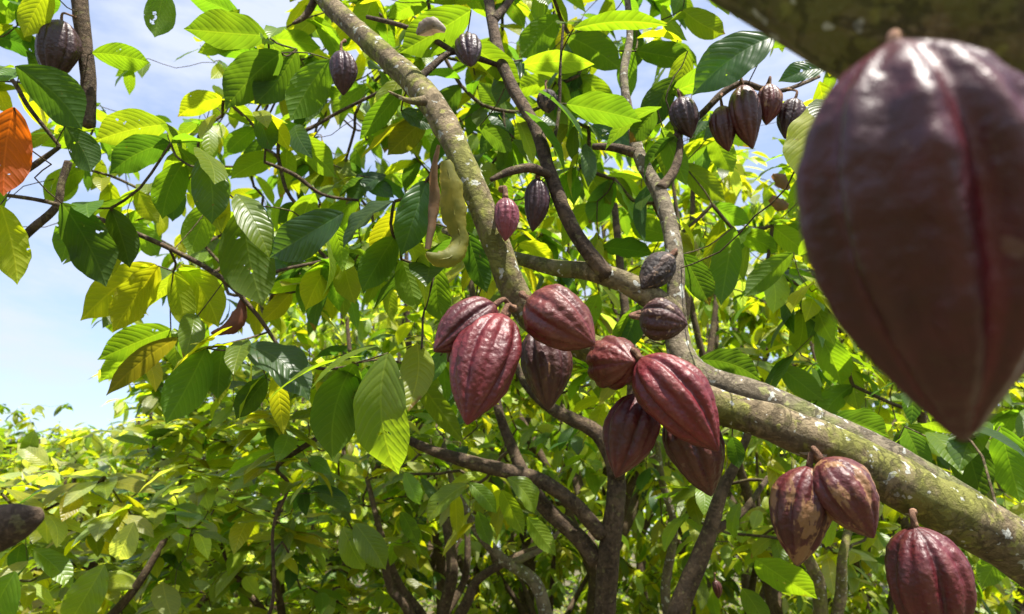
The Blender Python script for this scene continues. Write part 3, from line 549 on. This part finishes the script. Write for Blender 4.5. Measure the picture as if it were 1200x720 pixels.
cl = []  # unseen leaves added behind the camera to block low sky and darken reflections
while len(cl) < 120:
    p = np.array([rng.uniform(-3.2, 3.2), rng.uniform(-3.2, -.5), rng.uniform(.6, 4.6)])
    if np.linalg.norm(p - CAM) > .9 and (p[2] - 1.6) < .55 * np.linalg.norm(p[:2]): cl.append(p)
near.crown(cl, W0, nu=4, nv=2, size=(.18, .28), mask=lambda p: sunny(p) or proj(p)[2] > .02 or (p[2] - 1.6) > .7 * np.linalg.norm(p[:2]))
# --- nearer trees in the middle ground, stems traced
def midtree(label, stems, clouds, weights, bark=BARK_DARK, group=None, sz=(.13, .21), per=(5, 8), hang=.7):
    b = P(stems[0][0][0], stems[0][0][1], stems[0][0][2]); t = Tree('cacao_tree', (b[0], b[1], 0), label, group, bark)
    for i, s_ in enumerate(stems):
        if i == 0: t.wood('trunk', [(b[0], b[1], -.05)] + [P(a, y, d) for a, y, d, w_ in s_], [s_[0][3] / F * s_[0][2] / 2 * 1.0] + [w_ / F * d / 2 * .78 for a, y, d, w_ in s_], seg=16)
        else: t.px('limb', s_, seg=12)
    cl_ = []
    for c_ in clouds: cl_ += cloud(*c_)
    t.crown(cl_, weights, mask=skymask, per=per, size=sz, nu=6, nv=4, hang=hang)
    return t
W1 = dict(Y=.34, G=.44, M=.05, T=.04, P=.14)
midtree('cacao tree with upright brown forked trunk just below the hanging pods',
 [[(707, 790, 2.6, 36), (709, 720, 2.6, 33), (714, 645, 2.6, 33), (722, 585, 2.62, 29), (720, 545, 2.64, 26), (700, 508, 2.66, 24), (668, 490, 2.7, 21), (640, 474, 2.75, 17), (610, 440, 2.85, 12), (590, 380, 3.0, 8)],
  [(706, 628, 2.6, 18), (672, 590, 2.6, 18), (630, 562, 2.6, 18), (575, 548, 2.6, 18), (530, 536, 2.6, 15), (496, 524, 2.6, 12), (450, 500, 2.65, 8)],
  [(700, 660, 2.62, 20), (682, 634, 2.64, 20), (640, 596, 2.68, 19), (616, 560, 2.7, 16), (598, 520, 2.75, 13), (584, 480, 2.8, 11), (575, 420, 2.9, 8)],
  [(722, 560, 2.62, 20), (735, 500, 2.65, 18), (742, 440, 2.7, 14), (730, 340, 2.8, 10), (720, 240, 3.0, 8)]],
 [(45, 430, 860, 400, 640, 2.9, 4.4), (30, 450, 850, 100, 400, 3.2, 4.4)], W1)
midtree('cacao tree with pale bent stem behind the forked trunk',
 [[(648, 800, 3.4, 22), (640, 725, 3.4, 21), (626, 682, 3.4, 19), (588, 655, 3.4, 17), (562, 625, 3.4, 15), (545, 596, 3.4, 12), (530, 565, 3.45, 9), (520, 520, 3.5, 6)],
  [(600, 660, 3.4, 9), (618, 652, 3.4, 8), (640, 640, 3.4, 6), (665, 610, 3.4, 4)]],
 [(28, 430, 680, 430, 640, 3.6, 5)], W1, BARK_GREY)
midtree('cacao tree of many dark stems spreading from one low base',
 [[(505, 800, 3.9, 20), (500, 735, 3.9, 18), (470, 690, 3.9, 14), (455, 655, 3.9, 12), (442, 610, 4.0, 9), (430, 560, 4.1, 7)],
  [(508, 760, 3.9, 15), (520, 715, 3.9, 14), (530, 670, 3.9, 14), (524, 620, 4.0, 11), (515, 580, 4.1, 8)],
  [(510, 770, 3.9, 15), (545, 710, 3.8, 13), (560, 680, 3.8, 11), (600, 655, 3.8, 9), (640, 640, 3.9, 7)],
  [(500, 760, 3.9, 12), (475, 710, 3.8, 12), (458, 690, 3.8, 10), (448, 650, 3.8, 8)],
  [(508, 740, 3.9, 10), (540, 690, 4.0, 9), (548, 650, 4.0, 8), (545, 600, 4.1, 6)]],
 [(45, 330, 640, 430, 620, 4.2, 6), (16, 330, 520, 620, 700, 4.4, 6)], dict(W1, D=.2))
midtree('cacao tree with dark curved trunk under the paired streaked pods',
 [[(782, 800, 2.7, 34), (796, 715, 2.7, 32), (816, 665, 2.7, 29), (832, 622, 2.7, 24), (845, 578, 2.72, 20), (862, 545, 2.75, 15), (880, 500, 2.8, 10)],
  [(832, 625, 2.7, 12), (870, 600, 2.75, 8), (900, 560, 2.9, 6)]],
 [(40, 780, 1060, 380, 660, 3.1, 4.8), (24, 800, 1200, 120, 400, 3.2, 4.8)], W1)
midtree('slim cacao tree with pale crooked stem between the two dark trunks',
 [[(800, 800, 4.0, 18), (780, 700, 4.0, 15), (790, 620, 4.0, 12), (775, 560, 4.0, 10), (768, 480, 4.1, 7)]], [(35, 680, 900, 380, 640, 4.2, 5.6)], W1, BARK_GREY)
midtree('cacao tree with two moss green stems under the left streaked pod',
 [[(968, 800, 3.0, 26), (962, 720, 3.0, 22), (958, 680, 3.0, 20), (942, 642, 3.0, 16), (935, 600, 3.1, 12), (930, 540, 3.2, 8)],
  [(972, 760, 3.0, 14), (985, 700, 3.0, 13), (988, 650, 3.0, 11), (1000, 600, 3.1, 8)]],
 [(50, 860, 1280, 420, 690, 3.3, 5)], dict(W1, D=.12), BARK)
# --- low sunlit trees on the left; pale P leaves paint in their sun sheen
TL = lambda x: (512 - max(0, x - 60) * .38 if x < 260 else 430) + 26 * noise.noise(Vector((x * .03, 7, 0)))
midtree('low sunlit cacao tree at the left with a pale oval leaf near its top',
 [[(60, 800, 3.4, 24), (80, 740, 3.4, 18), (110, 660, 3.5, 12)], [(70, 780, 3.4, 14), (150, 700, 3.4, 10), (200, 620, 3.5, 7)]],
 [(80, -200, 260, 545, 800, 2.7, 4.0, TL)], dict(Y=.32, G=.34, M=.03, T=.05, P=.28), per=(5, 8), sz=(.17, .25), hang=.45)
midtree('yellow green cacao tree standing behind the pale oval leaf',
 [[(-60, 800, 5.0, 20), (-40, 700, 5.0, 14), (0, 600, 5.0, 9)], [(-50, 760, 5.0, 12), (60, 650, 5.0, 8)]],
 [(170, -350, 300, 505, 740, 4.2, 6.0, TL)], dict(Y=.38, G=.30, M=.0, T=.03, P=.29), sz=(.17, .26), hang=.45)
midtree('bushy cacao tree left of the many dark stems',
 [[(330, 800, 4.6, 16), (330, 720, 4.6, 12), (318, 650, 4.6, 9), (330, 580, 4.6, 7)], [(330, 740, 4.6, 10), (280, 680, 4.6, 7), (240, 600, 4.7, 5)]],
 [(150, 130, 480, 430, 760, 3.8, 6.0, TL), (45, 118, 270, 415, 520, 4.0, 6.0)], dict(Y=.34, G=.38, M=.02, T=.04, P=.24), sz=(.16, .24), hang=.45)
tl2 = lambda x: 490 - max(0, x - 60) * .5 if x < 330 else 300
midtree('spindly cacao tree whose twigs show bare under the yellow leaves',
 [[(300, 800, 2.6, 9), (320, 700, 2.6, 5), (320, 620, 2.6, 5), (338, 570, 2.6, 5), (325, 548, 2.6, 6), (362, 520, 2.6, 9), (395, 500, 2.7, 5)]],
 [(26, 270, 430, 400, 640, 2.5, 3.2)], W1)

# the broken branch end poking in at the lower left
stub = Tree('cacao_tree', (-1.15, .55, 0), 'close cacao tree whose broken dark branch end pokes in at the lower left')
stub.wood('trunk', [(-1.15, .55, -.05), (-1.2, .55, .8), (-1.22, .56, 1.5), (-1.3, .5, 2.3)], [.07, .055, .05, .04], seg=16)
stub.wood('branch', [(-1.21, .56, 1.32), P(-260, 690, .9), P(-80, 645, .85), P(-10, 622, .84), P(22, 611, .84), P(46, 604, .84)], [.045, .032, .028, .024, .018, .008], seg=24, na=.2, label='broken blurred branch end')

# single leaves of the lower foreground
for t_, rows in ((bpy.data.objects['cacao_tree.003'], [(402, 618, 427, 668, 30, 'Gt', 2.3), (416, 614, 452, 668, 32, 'Gt', 2.3), (595, 560, 626, 602, 30, 'Gt', 2.2), (588, 575, 614, 628, 22, 'Gu', 2.2), (548, 568, 500, 614, 22, 'Gt', 2.3),
        (534, 578, 536, 628, 16, 'Yu', 2.3), (550, 566, 582, 602, 20, 'Gt', 2.3), (618, 606, 652, 652, 22, 'Gu', 2.3), (474, 554, 492, 592, 20, 'Gt', 2.3), (560, 600, 575, 640, 18, 'Mu', 2.3), (470, 600, 490, 640, 18, 'Mu', 2.4)]),
                 (bpy.data.objects['cacao_tree.006'], [(886, 656, 958, 702, 46, 'Gu', 2.2), (870, 690, 900, 740, 40, 'Mu', 2.2), (980, 602, 968, 642, 26, 'Gt', 2.4), (868, 590, 860, 632, 24, 'Mt', 2.4), (1180, 640, 1150, 690, 40, 'Mu', 2.2)]),
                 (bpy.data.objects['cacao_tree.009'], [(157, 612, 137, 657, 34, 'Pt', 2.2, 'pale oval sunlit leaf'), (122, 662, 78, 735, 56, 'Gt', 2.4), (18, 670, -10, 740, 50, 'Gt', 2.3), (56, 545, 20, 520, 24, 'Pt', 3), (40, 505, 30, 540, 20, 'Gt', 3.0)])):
    T_ = Tree.__new__(Tree); T_.o = t_; T_.bark = BARK_DARK; T_.nodes = []; T_.leaves(rows)

# --- further trees: four kinds, copied
def wild_tree(label, H, Rc, ncl, seed, low=.22, nst=4, weights=None):
    global rng
    rng = np.random.default_rng(seed); random.seed(seed)
    t = Tree('cacao_tree', (0, 0, 0), label, 'cacao trees further off in the grove')
    fork = H * .28
    t.wood('trunk', [(0, 0, -.3), (.03, .02, fork * .5), (0, 0, fork)], [.085, .07, .06], seg=10)
    for i in range(nst):
        az = i * 6.28 / nst + rng.uniform(-.4, .4); c_, s_ = math.cos(az), math.sin(az)
        t.wood('limb', [(0, 0, fork - .03), (c_ * Rc * .25, s_ * Rc * .25, fork + H * .17), (c_ * Rc * .5, s_ * Rc * .5, fork + H * .34), (c_ * Rc * .62, s_ * Rc * .62, H * .9)], [.045, .036, .026, .01], seg=7)
    cl_ = []
    while len(cl_) < ncl:
        p = rng.uniform(-1, 1, 3); r = np.linalg.norm(p)
        if r > 1 or r < .45: continue
        q = np.array([p[0] * Rc, p[1] * Rc, H * low + (H - H * low) * (p[2] + 1) / 2])
        if noise.noise(Vector(q) * 1.1 + Vector((seed, 0, 0))) < -.12: continue
        cl_.append(q)
    t.crown(cl_, weights or dict(Y=.42, G=.36, M=.03, T=.03, P=.16), size=(.15, .24), per=(6, 9), nu=4, nv=2)
    return t.o
def copy_tree(o):
    c = o.copy(); sc.collection.objects.link(c)
    for ch in [x for x in bpy.data.objects if x.parent == o]:
        d = ch.copy(); sc.collection.objects.link(d); d.parent = c
    return c
kinds = [wild_tree('', 4.2, 1.7, 150, 11), wild_tree('', 5.2, 1.9, 180, 12, .3), wild_tree('', 3.2, 1.5, 160, 13, .12), wild_tree('', 4.6, 1.6, 150, 14, .25, 3, dict(Y=.4, G=.42, M=.1, D=.08))]
# px of the trunk, distance, height wanted, kind, label
FAR = [(520, 6.0, 4.9, 1, 'tall cacao tree behind the withered yellow leaf'), (700, 5.6, 5.0, 0, 'tall cacao tree seen between the upper dark branches'), (900, 5.8, 5.2, 1, 'tall cacao tree behind the row of dark pods'),
 (1090, 6.2, 5.0, 3, 'tall cacao tree behind the biggest pod'), (620, 7.6, 5.8, 3, 'cacao tree behind the red pod cluster'), (800, 7.8, 6.2, 1, 'cacao tree behind the two dried pods'), (1010, 8.2, 6.0, 0, 'cacao tree glimpsed between the biggest pod and the mossy limb'),
 (400, 7.5, 4.4, 0, 'cacao tree behind the crescent brown dead leaf'), (470, 10, 6.2, 1, 'cacao tree beyond the many dark stems'), (1200, 8.0, 5.6, 1, 'cacao tree behind the lowest right pod')]
D_ = 'distant cacao tree among others of the far rows'
for x, d, h, k in ((330, 9, 3.9, 2), (225, 7.0, 3.2, 2), (135, 7.5, 2.95, 2), (240, 8.5, 3.4, 2), (120, 9.0, 3.15, 2), (20, 8.0, 2.9, 3), (-90, 8.5, 3.0, 2), (60, 13, 3.8, 0), (180, 13, 4.2, 3), (290, 13, 5.0, 2), (400, 13, 6.2, 0), (520, 13, 7, 1), (640, 12, 7, 3), (750, 12, 7.4, 0),
                  (870, 12, 7.2, 1), (980, 12, 7.4, 3), (1100, 12, 7, 0), (1220, 12, 7, 1), (-60, 14, 3.9, 0), (120, 18, 4.6, 0), (0, 18, 4.4, 3), (240, 18, 5.4, 1), (360, 18, 6.5, 3), (700, 9.5, 4, 2), (900, 9.5, 4, 2), (560, 9.2, 3.8, 2), (860, 6.6, 2.7, 2), (1010, 6.2, 2.6, 2), (1160, 6.8, 2.8, 2), (640, 7.0, 2.4, 2)):
    FAR.append((x, d, h, k, D_))
ANCH = [(-200, 'the far left edge'), (-30, 'the broken branch end'), (80, 'the pale oval leaf'), (170, 'the yellow leaves at the left'), (260, 'the crescent dead leaf'), (350, 'the two large hanging leaves'), (440, 'the many dark stems'),
        (520, 'the largest middle pod'), (600, 'the scarred pod'), (660, 'the forked brown trunk'), (730, 'the long furrowed pod'), (830, 'the dark curved trunk'), (920, 'the streaked pods'), (1050, 'the lowest right pod'), (1150, 'the lichen spots of the limb')]
def far_label(x, d):
    row = 'in the nearest far row' if d < 7.3 else 'in the second far row' if d < 11 else 'in the third far row' if d < 16 else 'in the rearmost row'
    return 'leafy cacao tree ' + row + ', straight behind ' + min(ANCH, key=lambda q: abs(q[0] - x))[1]
FAR = [(a, b_, c_, k_, far_label(a, b_) if l_ is D_ else l_) for a, b_, c_, k_, l_ in FAR]
seen_ = {}
for i, f_ in enumerate(FAR):
    if f_[4] in seen_:
        j = seen_[f_[4]]; lo_, hi_ = (i, j) if f_[2] < FAR[j][2] else (j, i)
        FAR[lo_] = FAR[lo_][:4] + ('lower ' + FAR[lo_][4],); FAR[hi_] = FAR[hi_][:4] + ('taller ' + FAR[hi_][4],)
    seen_[f_[4]] = i
Hk = [4.2, 5.2, 3.2, 4.6]; first = [True] * 4
for i, (x, d, h, k, lab) in enumerate(FAR):
    o = kinds[k] if first[k] else copy_tree(kinds[k]); first[k] = False
    p = P(x, 642, d); s_ = h / Hk[k]; xy = max(.75, min(1.35, s_))
    o.location = (p[0], p[1], 0); o.scale = (xy, xy, s_ if .7 < s_ < 1.5 else max(.7, min(1.5, s_))); o.rotation_euler = (0, 0, (i * 2.1) % 6.28); o['label'] = lab

# far wood and low growth
rng = np.random.default_rng(5)
def scatter(name, pts, size, weights, nu=3, nv=2, flat=.6):
    n_ = len(pts); keys = list(weights); pr = np.array([weights[k] for k in keys]); pr = pr / pr.sum()
    az = rng.uniform(0, 6.28, n_); A = np.stack([np.cos(az), np.sin(az), rng.uniform(-flat, flat * .6, n_)], 1); N = np.stack([rng.normal(0, .35, n_), rng.normal(0, .35, n_), np.ones(n_)], 1)
    l = rng.uniform(size[0], size[1], n_); C_ = np.array([jitcol(keys[q]) for q in rng.choice(len(keys), n_, p=pr)])
    me_ = leaf_mesh(name, pts, A, N, l, l * .4, rng.uniform(.2, 1, n_), rng.uniform(.05, .4, n_), rng.uniform(0, .04, n_), C_, nu, nv)
    return tag(put(name, me_, LEAF), kind='stuff')
pts = []
for i in range(16000):
    x = rng.uniform(-18, 22); y = rng.uniform(4, 19) ; 
    if abs(x) > y * .95 + 2: continue
    h = .55 + .4 * noise.noise(Vector((x * .5, y * .5, 0)))
    pts.append((x, y, ground_z(x, y) + rng.random() ** .7 * max(.05, h)))
scatter('undergrowth', np.array(pts), (.10, .2), dict(Y=.35, G=.5, M=.15))
pts = []
while len(pts) < 26000:
    a_ = rng.uniform(-.95, .95); d = rng.uniform(23, 32); x = d * math.tan(a_) if abs(a_) < .9 else 0; px_ = 600 + F * x / (d * .95)
    top = 5.5 + 3.2 * (1 / (1 + math.exp(-(px_ - 330) / 60))) * 2 + 1.5 * noise.noise(Vector((x * .25, 0, 3)))
    z = rng.uniform(0, top)
    if noise.noise(Vector((x, d * .5, z)) * .5) < -.25: continue
    pts.append((x, d, z))
scatter('distant_woods', np.array(pts), (.35, .65), dict(Y=.2, G=.5, M=.3))

# ================================================================== PODS
rng = np.random.default_rng(3)
UT = np.array([0, .012, .04, .09, .17, .28, .40, .52, .64, .75, .84, .91, .955, .985, 1.0])
UR = np.array([.0, .17, .38, .60, .81, .96, 1.0, .96, .85, .67, .47, .29, .17, .09, 0.0])
def pod_mesh(Lp, Wp, seed, fur=1.0, bend=.04, blunt=0.0, neck=0.0, nu=90, nr=120, twist=.0, soft=2.2):
    r_ = np.random.default_rng(seed); tt = (1 - np.cos(np.linspace(0, np.pi, nu + 1))) / 2
    # smooth profile
    tf = np.linspace(0, 1, 400); rf = np.interp(tf, UT, UR); ker = np.hanning(25); ker /= ker.sum(); rs = np.convolve(np.pad(rf, 12, mode='edge'), ker, 'valid'); rs[0] = 0; rs[-1] = 0
    rad = np.interp(tt, tf, rs) * (1 + blunt * np.clip((tt - .6) * 2, 0, 1) * .5) * (1 - neck * np.exp(-((tt - .12) / .07) ** 2))
    rad[0] = rad[-1] = 0
    ph = r_.uniform(0, 6.28); V = np.zeros((nu + 1, nr, 3)); rib = np.zeros((nu + 1, nr)); th = np.arange(nr) / nr * 2 * np.pi
    wob = [(r_.integers(1, 5), r_.uniform(1, 5), r_.uniform(0, 6.28), r_.uniform(.004, .014)) for _ in range(8)]
    for i, t in enumerate(tt):
        env = np.clip(np.sin(np.pi * t ** .8), 0, 1) ** .35
        tw_ = twist * t
        c5 = .5 + .5 * np.cos(5 * (th + ph + tw_)); c10 = .5 + .5 * np.cos(10 * (th + ph + tw_))
        fu = (c10 ** soft) * (.5 + .5 * c5)
        r = rad[i] * (1 - fur * env * (.125 * fu) + fur * env * .025 * (1 - c10))
        for a, b, c, d in wob: r = r * (1 + d * np.sin(a * th + b * t * 3 + c))
        bx = bend * math.sin(math.pi * t) * Lp
        V[i, :, 0] = r * Wp / 2 * np.cos(th) + bx; V[i, :, 1] = r * Wp / 2 * np.sin(th); V[i, :, 2] = -t * Lp; rib[i] = fu
    # warty relief
    Vf = V.reshape(-1, 3)
    q = Vf * np.array([1, 1, .7]) * 95
    bump = np.array([noise.noise(Vector(p) + Vector((seed, 0, 0))) for p in q]) + .5 * np.array([noise.noise(Vector(p) * 2.1 + Vector((0, seed, 0))) for p in q])
    rad_dir = Vf.copy(); rad_dir[:, 2] = 0; rad_dir = nrm(rad_dir); Vf = Vf + rad_dir * (bump * .012 * Wp)[:, None] * np.repeat(np.minimum(1, rad * 2), nr)[:, None]
    i, j = np.meshgrid(np.arange(nu), np.arange(nr), indexing='ij'); a = (i * nr + j).ravel(); b = (i * nr + (j + 1) % nr).ravel()
    Fc = np.stack([a, a + nr, b + nr, b], 1)
    me = bpy.data.meshes.new('cacao_pod'); me.from_pydata(Vf.tolist(), [], Fc.tolist())
    me.validate(); me.update()
    at = me.attributes.new('rib', 'FLOAT', 'POINT'); at.data.foreach_set('value', rib.ravel().astype(np.float32)); return me
def pod(label, top, tip, wpx, m, seed, group=None, stem=None, fur=1.0, spin=0.0, rise=.02, hi=True, sw=.0045, **k):
    """top and tip: (px, py, distance); stem: (px, py, distance) where the stalk leaves the wood"""
    a, b = P(*top), P(*tip); ax = b - a; Lp = float(np.linalg.norm(ax)); Wp = wpx / F * (top[2] + tip[2]) / 2
    me = pod_mesh(Lp, Wp, seed, fur, nu=90 if hi else 50, nr=120 if hi else 70, **k)
    o = put('cacao_pod', me, PM[m]); z = Vector(-ax).normalized(); q = z.to_track_quat('Z', 'Y') @ Matrix.Rotation(spin, 4, 'Z').to_quaternion()
    o.rotation_mode = 'QUATERNION'; o.rotation_quaternion = q; o.location = Vector(a); tag(o, label, 'cacao pod', group)
    if stem is None: stem = (top[0], top[1] - 14, top[2] + .01)
    s_ = P(*stem); M = Matrix.Translation(Vector(a)) @ q.to_matrix().to_4x4(); Mi = M.inverted()
    base_ = Vector(a) + Vector(nrm(ax)) * Lp * .015
    up_ = Vector(a) - Vector(nrm(ax)) * min(rise, .4 * np.linalg.norm(s_ - a) + .004)
    pts_ = [Mi @ base_, Mi @ up_, Mi @ ((up_ + Vector(s_)) / 2 + Vector((0, 0, .002))), Mi @ Vector(s_)]
    v, f, _, _ = bezier_tube([tuple(p) for p in pts_], [sw * 1.5, sw, sw * .9, sw * 1.7], 10, .08)
    st = put('stalk', mesh_of('stalk', [(v, f)]), STALK, o, keep=False)
    return o
G1 = 'ripe pods on the mossy limb'; G2 = 'dark pods high in the leaves'
pod('huge blurred dark maroon pod hanging very close under the thick dark limb', (1048, 48, .335), (1130, 518, .34), 290, 'big', 21, G1, stem=(1049, 44, .39), fur=1.6, spin=1.25, sw=.0028, soft=.95, rise=.001)
pod('wine red pod leaning left, leftmost of the cluster on the limb', (580, 358, 1.33), (508, 412, 1.27), 58, 'wine', 22, G1, stem=(600, 362, 1.42), spin=.3, fur=1.1)
pod('brown red pod peeping out beneath the leftmost pod of the cluster', (566, 382, 1.42), (524, 424, 1.42), 44, 'brown', 23, G1, stem=(596, 368, 1.45))
pod('bright red warty pod with silvery sheen, the largest hanging in the middle cluster', (590, 370, 1.30), (547, 498, 1.20), 80, 'red', 24, G1, stem=(603, 362, 1.41), spin=.5, fur=1.1)
pod('dull maroon pod with a tan scar hanging behind two pods of the cluster', (632, 384, 1.40), (643, 481, 1.36), 60, 'spot', 25, G1, stem=(622, 372, 1.44), spin=1.2)
pod('smooth rosy brown pod lying on top of the cluster, tip pointing right', (622, 352, 1.32), (697, 404, 1.24), 72, 'rosy', 26, G1, stem=(612, 345, 1.43), spin=.2, fur=.8, blunt=.3)
pod('rounded rosy pod seen nearly end on between two larger pods', (708, 428, 1.42), (742, 424, 1.29), 64, 'rosy', 27, G1, stem=(694, 414, 1.46), spin=.4, fur=.8, blunt=.5)
pod('long deeply furrowed red pod slanting down to the right', (750, 420, 1.30), (842, 529, 1.24), 78, 'red', 28, G1, stem=(758, 440, 1.41), spin=.6, fur=1.3)
pod('dark wine pod hanging behind the left side of the long furrowed red pod', (752, 462, 1.36), (722, 560, 1.33), 64, 'wine', 29, G1, stem=(766, 446, 1.42), spin=.1)
pod('dark brown pod hanging below the long furrowed red pod', (792, 478, 1.38), (834, 582, 1.36), 66, 'brown', 30, G1, stem=(788, 458, 1.42), spin=.8)
pod('maroon pod streaked with tan, hanging upright under the mossy limb', (949, 546, 1.26), (934, 664, 1.24), 72, 'tan', 31, G1, stem=(958, 536, 1.30), spin=1.4)
pod('tan and purple pod leaning against the mossy limb, beside the other streaked pod', (962, 538, 1.25), (1024, 631, 1.20), 70, 'tan', 32, G1, stem=(955, 536, 1.31), spin=.2, fur=.7)
pod('deep maroon ribbed pod cut off by the bottom edge, hanging from a short stalk', (1072, 617, 1.24), (1100, 770, 1.22), 92, 'wine', 33, G1, stem=(1070, 600, 1.30), spin=.3, fur=1.2)
pod('black dried pod with whitish cracks beside the upright grey branch', (786, 300, 1.60), (752, 338, 1.55), 38, 'dry', 34, G1, stem=(792, 300, 1.66), fur=.5)
pod('crusty dark brown pod lying across the fork of the upright branch', (750, 372, 1.50), (806, 380, 1.46), 50, 'crusty', 35, G1, stem=(758, 364, 1.58), fur=1.0, blunt=.6)
pod('small pink pod with a wine red tip hanging in front of the mossy limb', (592, 232, 1.44), (592, 283, 1.42), 30, 'pink', 36, G1, stem=(588, 222, 1.49), fur=1.0)
pod('slim dark ribbed pod beside the small pink pod', (630, 209, 1.62), (624, 272, 1.60), 30, 'dark', 37, G2, stem=(632, 198, 1.62), hi=False, fur=1.3)
for i, (lab, top, tip, w_, m_, st) in enumerate([
 ('small dark pod hanging beneath the top end of the mossy limb', (400, 60, 1.72), (402, 112, 1.7), 32, 'dark', (404, 48, 1.74)),
 ('round blackish pod at the joint of the thin upper twigs', (548, 44, 1.80), (552, 78, 1.74), 32, 'dark', (552, 66, 1.84)),
 ('dark purple pod hanging beside the vertical branch in the upper left', (72, 24, 1.98), (60, 96, 1.96), 47, 'dark', (92, 22, 2.03)),
 ('little pale grey pod behind the thin bare upright twig', (640, 106, 2.3), (643, 133, 2.28), 25, 'dry', (640, 95, 2.32)),
 ('dull maroon pod half behind leaves, left end of the branch with the pod row', (797, 114, 1.86), (810, 162, 1.84), 34, 'dark', (812, 134, 1.96)),
 ('brown pod with pale pink top, left of the longest pod in the row', (846, 124, 1.85), (854, 178, 1.83), 30, 'brown', (846, 110, 1.9)),
 ('longest brown pod in the row on the thin branch', (870, 100, 1.84), (882, 175, 1.81), 37, 'brown', (868, 98, 1.91)),
 ('pale striped brown pod just right of the longest one', (902, 99, 1.86), (898, 147, 1.84), 29, 'tan', (898, 103, 1.93)),
 ('dark pod at the right end of the pod row, partly behind the pale leaf', (932, 116, 1.86), (920, 163, 1.84), 33, 'dark', (924, 105, 1.95)),
 ('tiny brown pod low among the leaves right of the dark curved trunk', (838, 680, 3.0), (842, 702, 3.0), 11, 'brown', (838, 672, 3.0))]):
    pod(lab, top, tip, w_, m_, 40 + i, G2, stem=st, hi=False, sw=.003, spin=i * .7, fur=1.1)
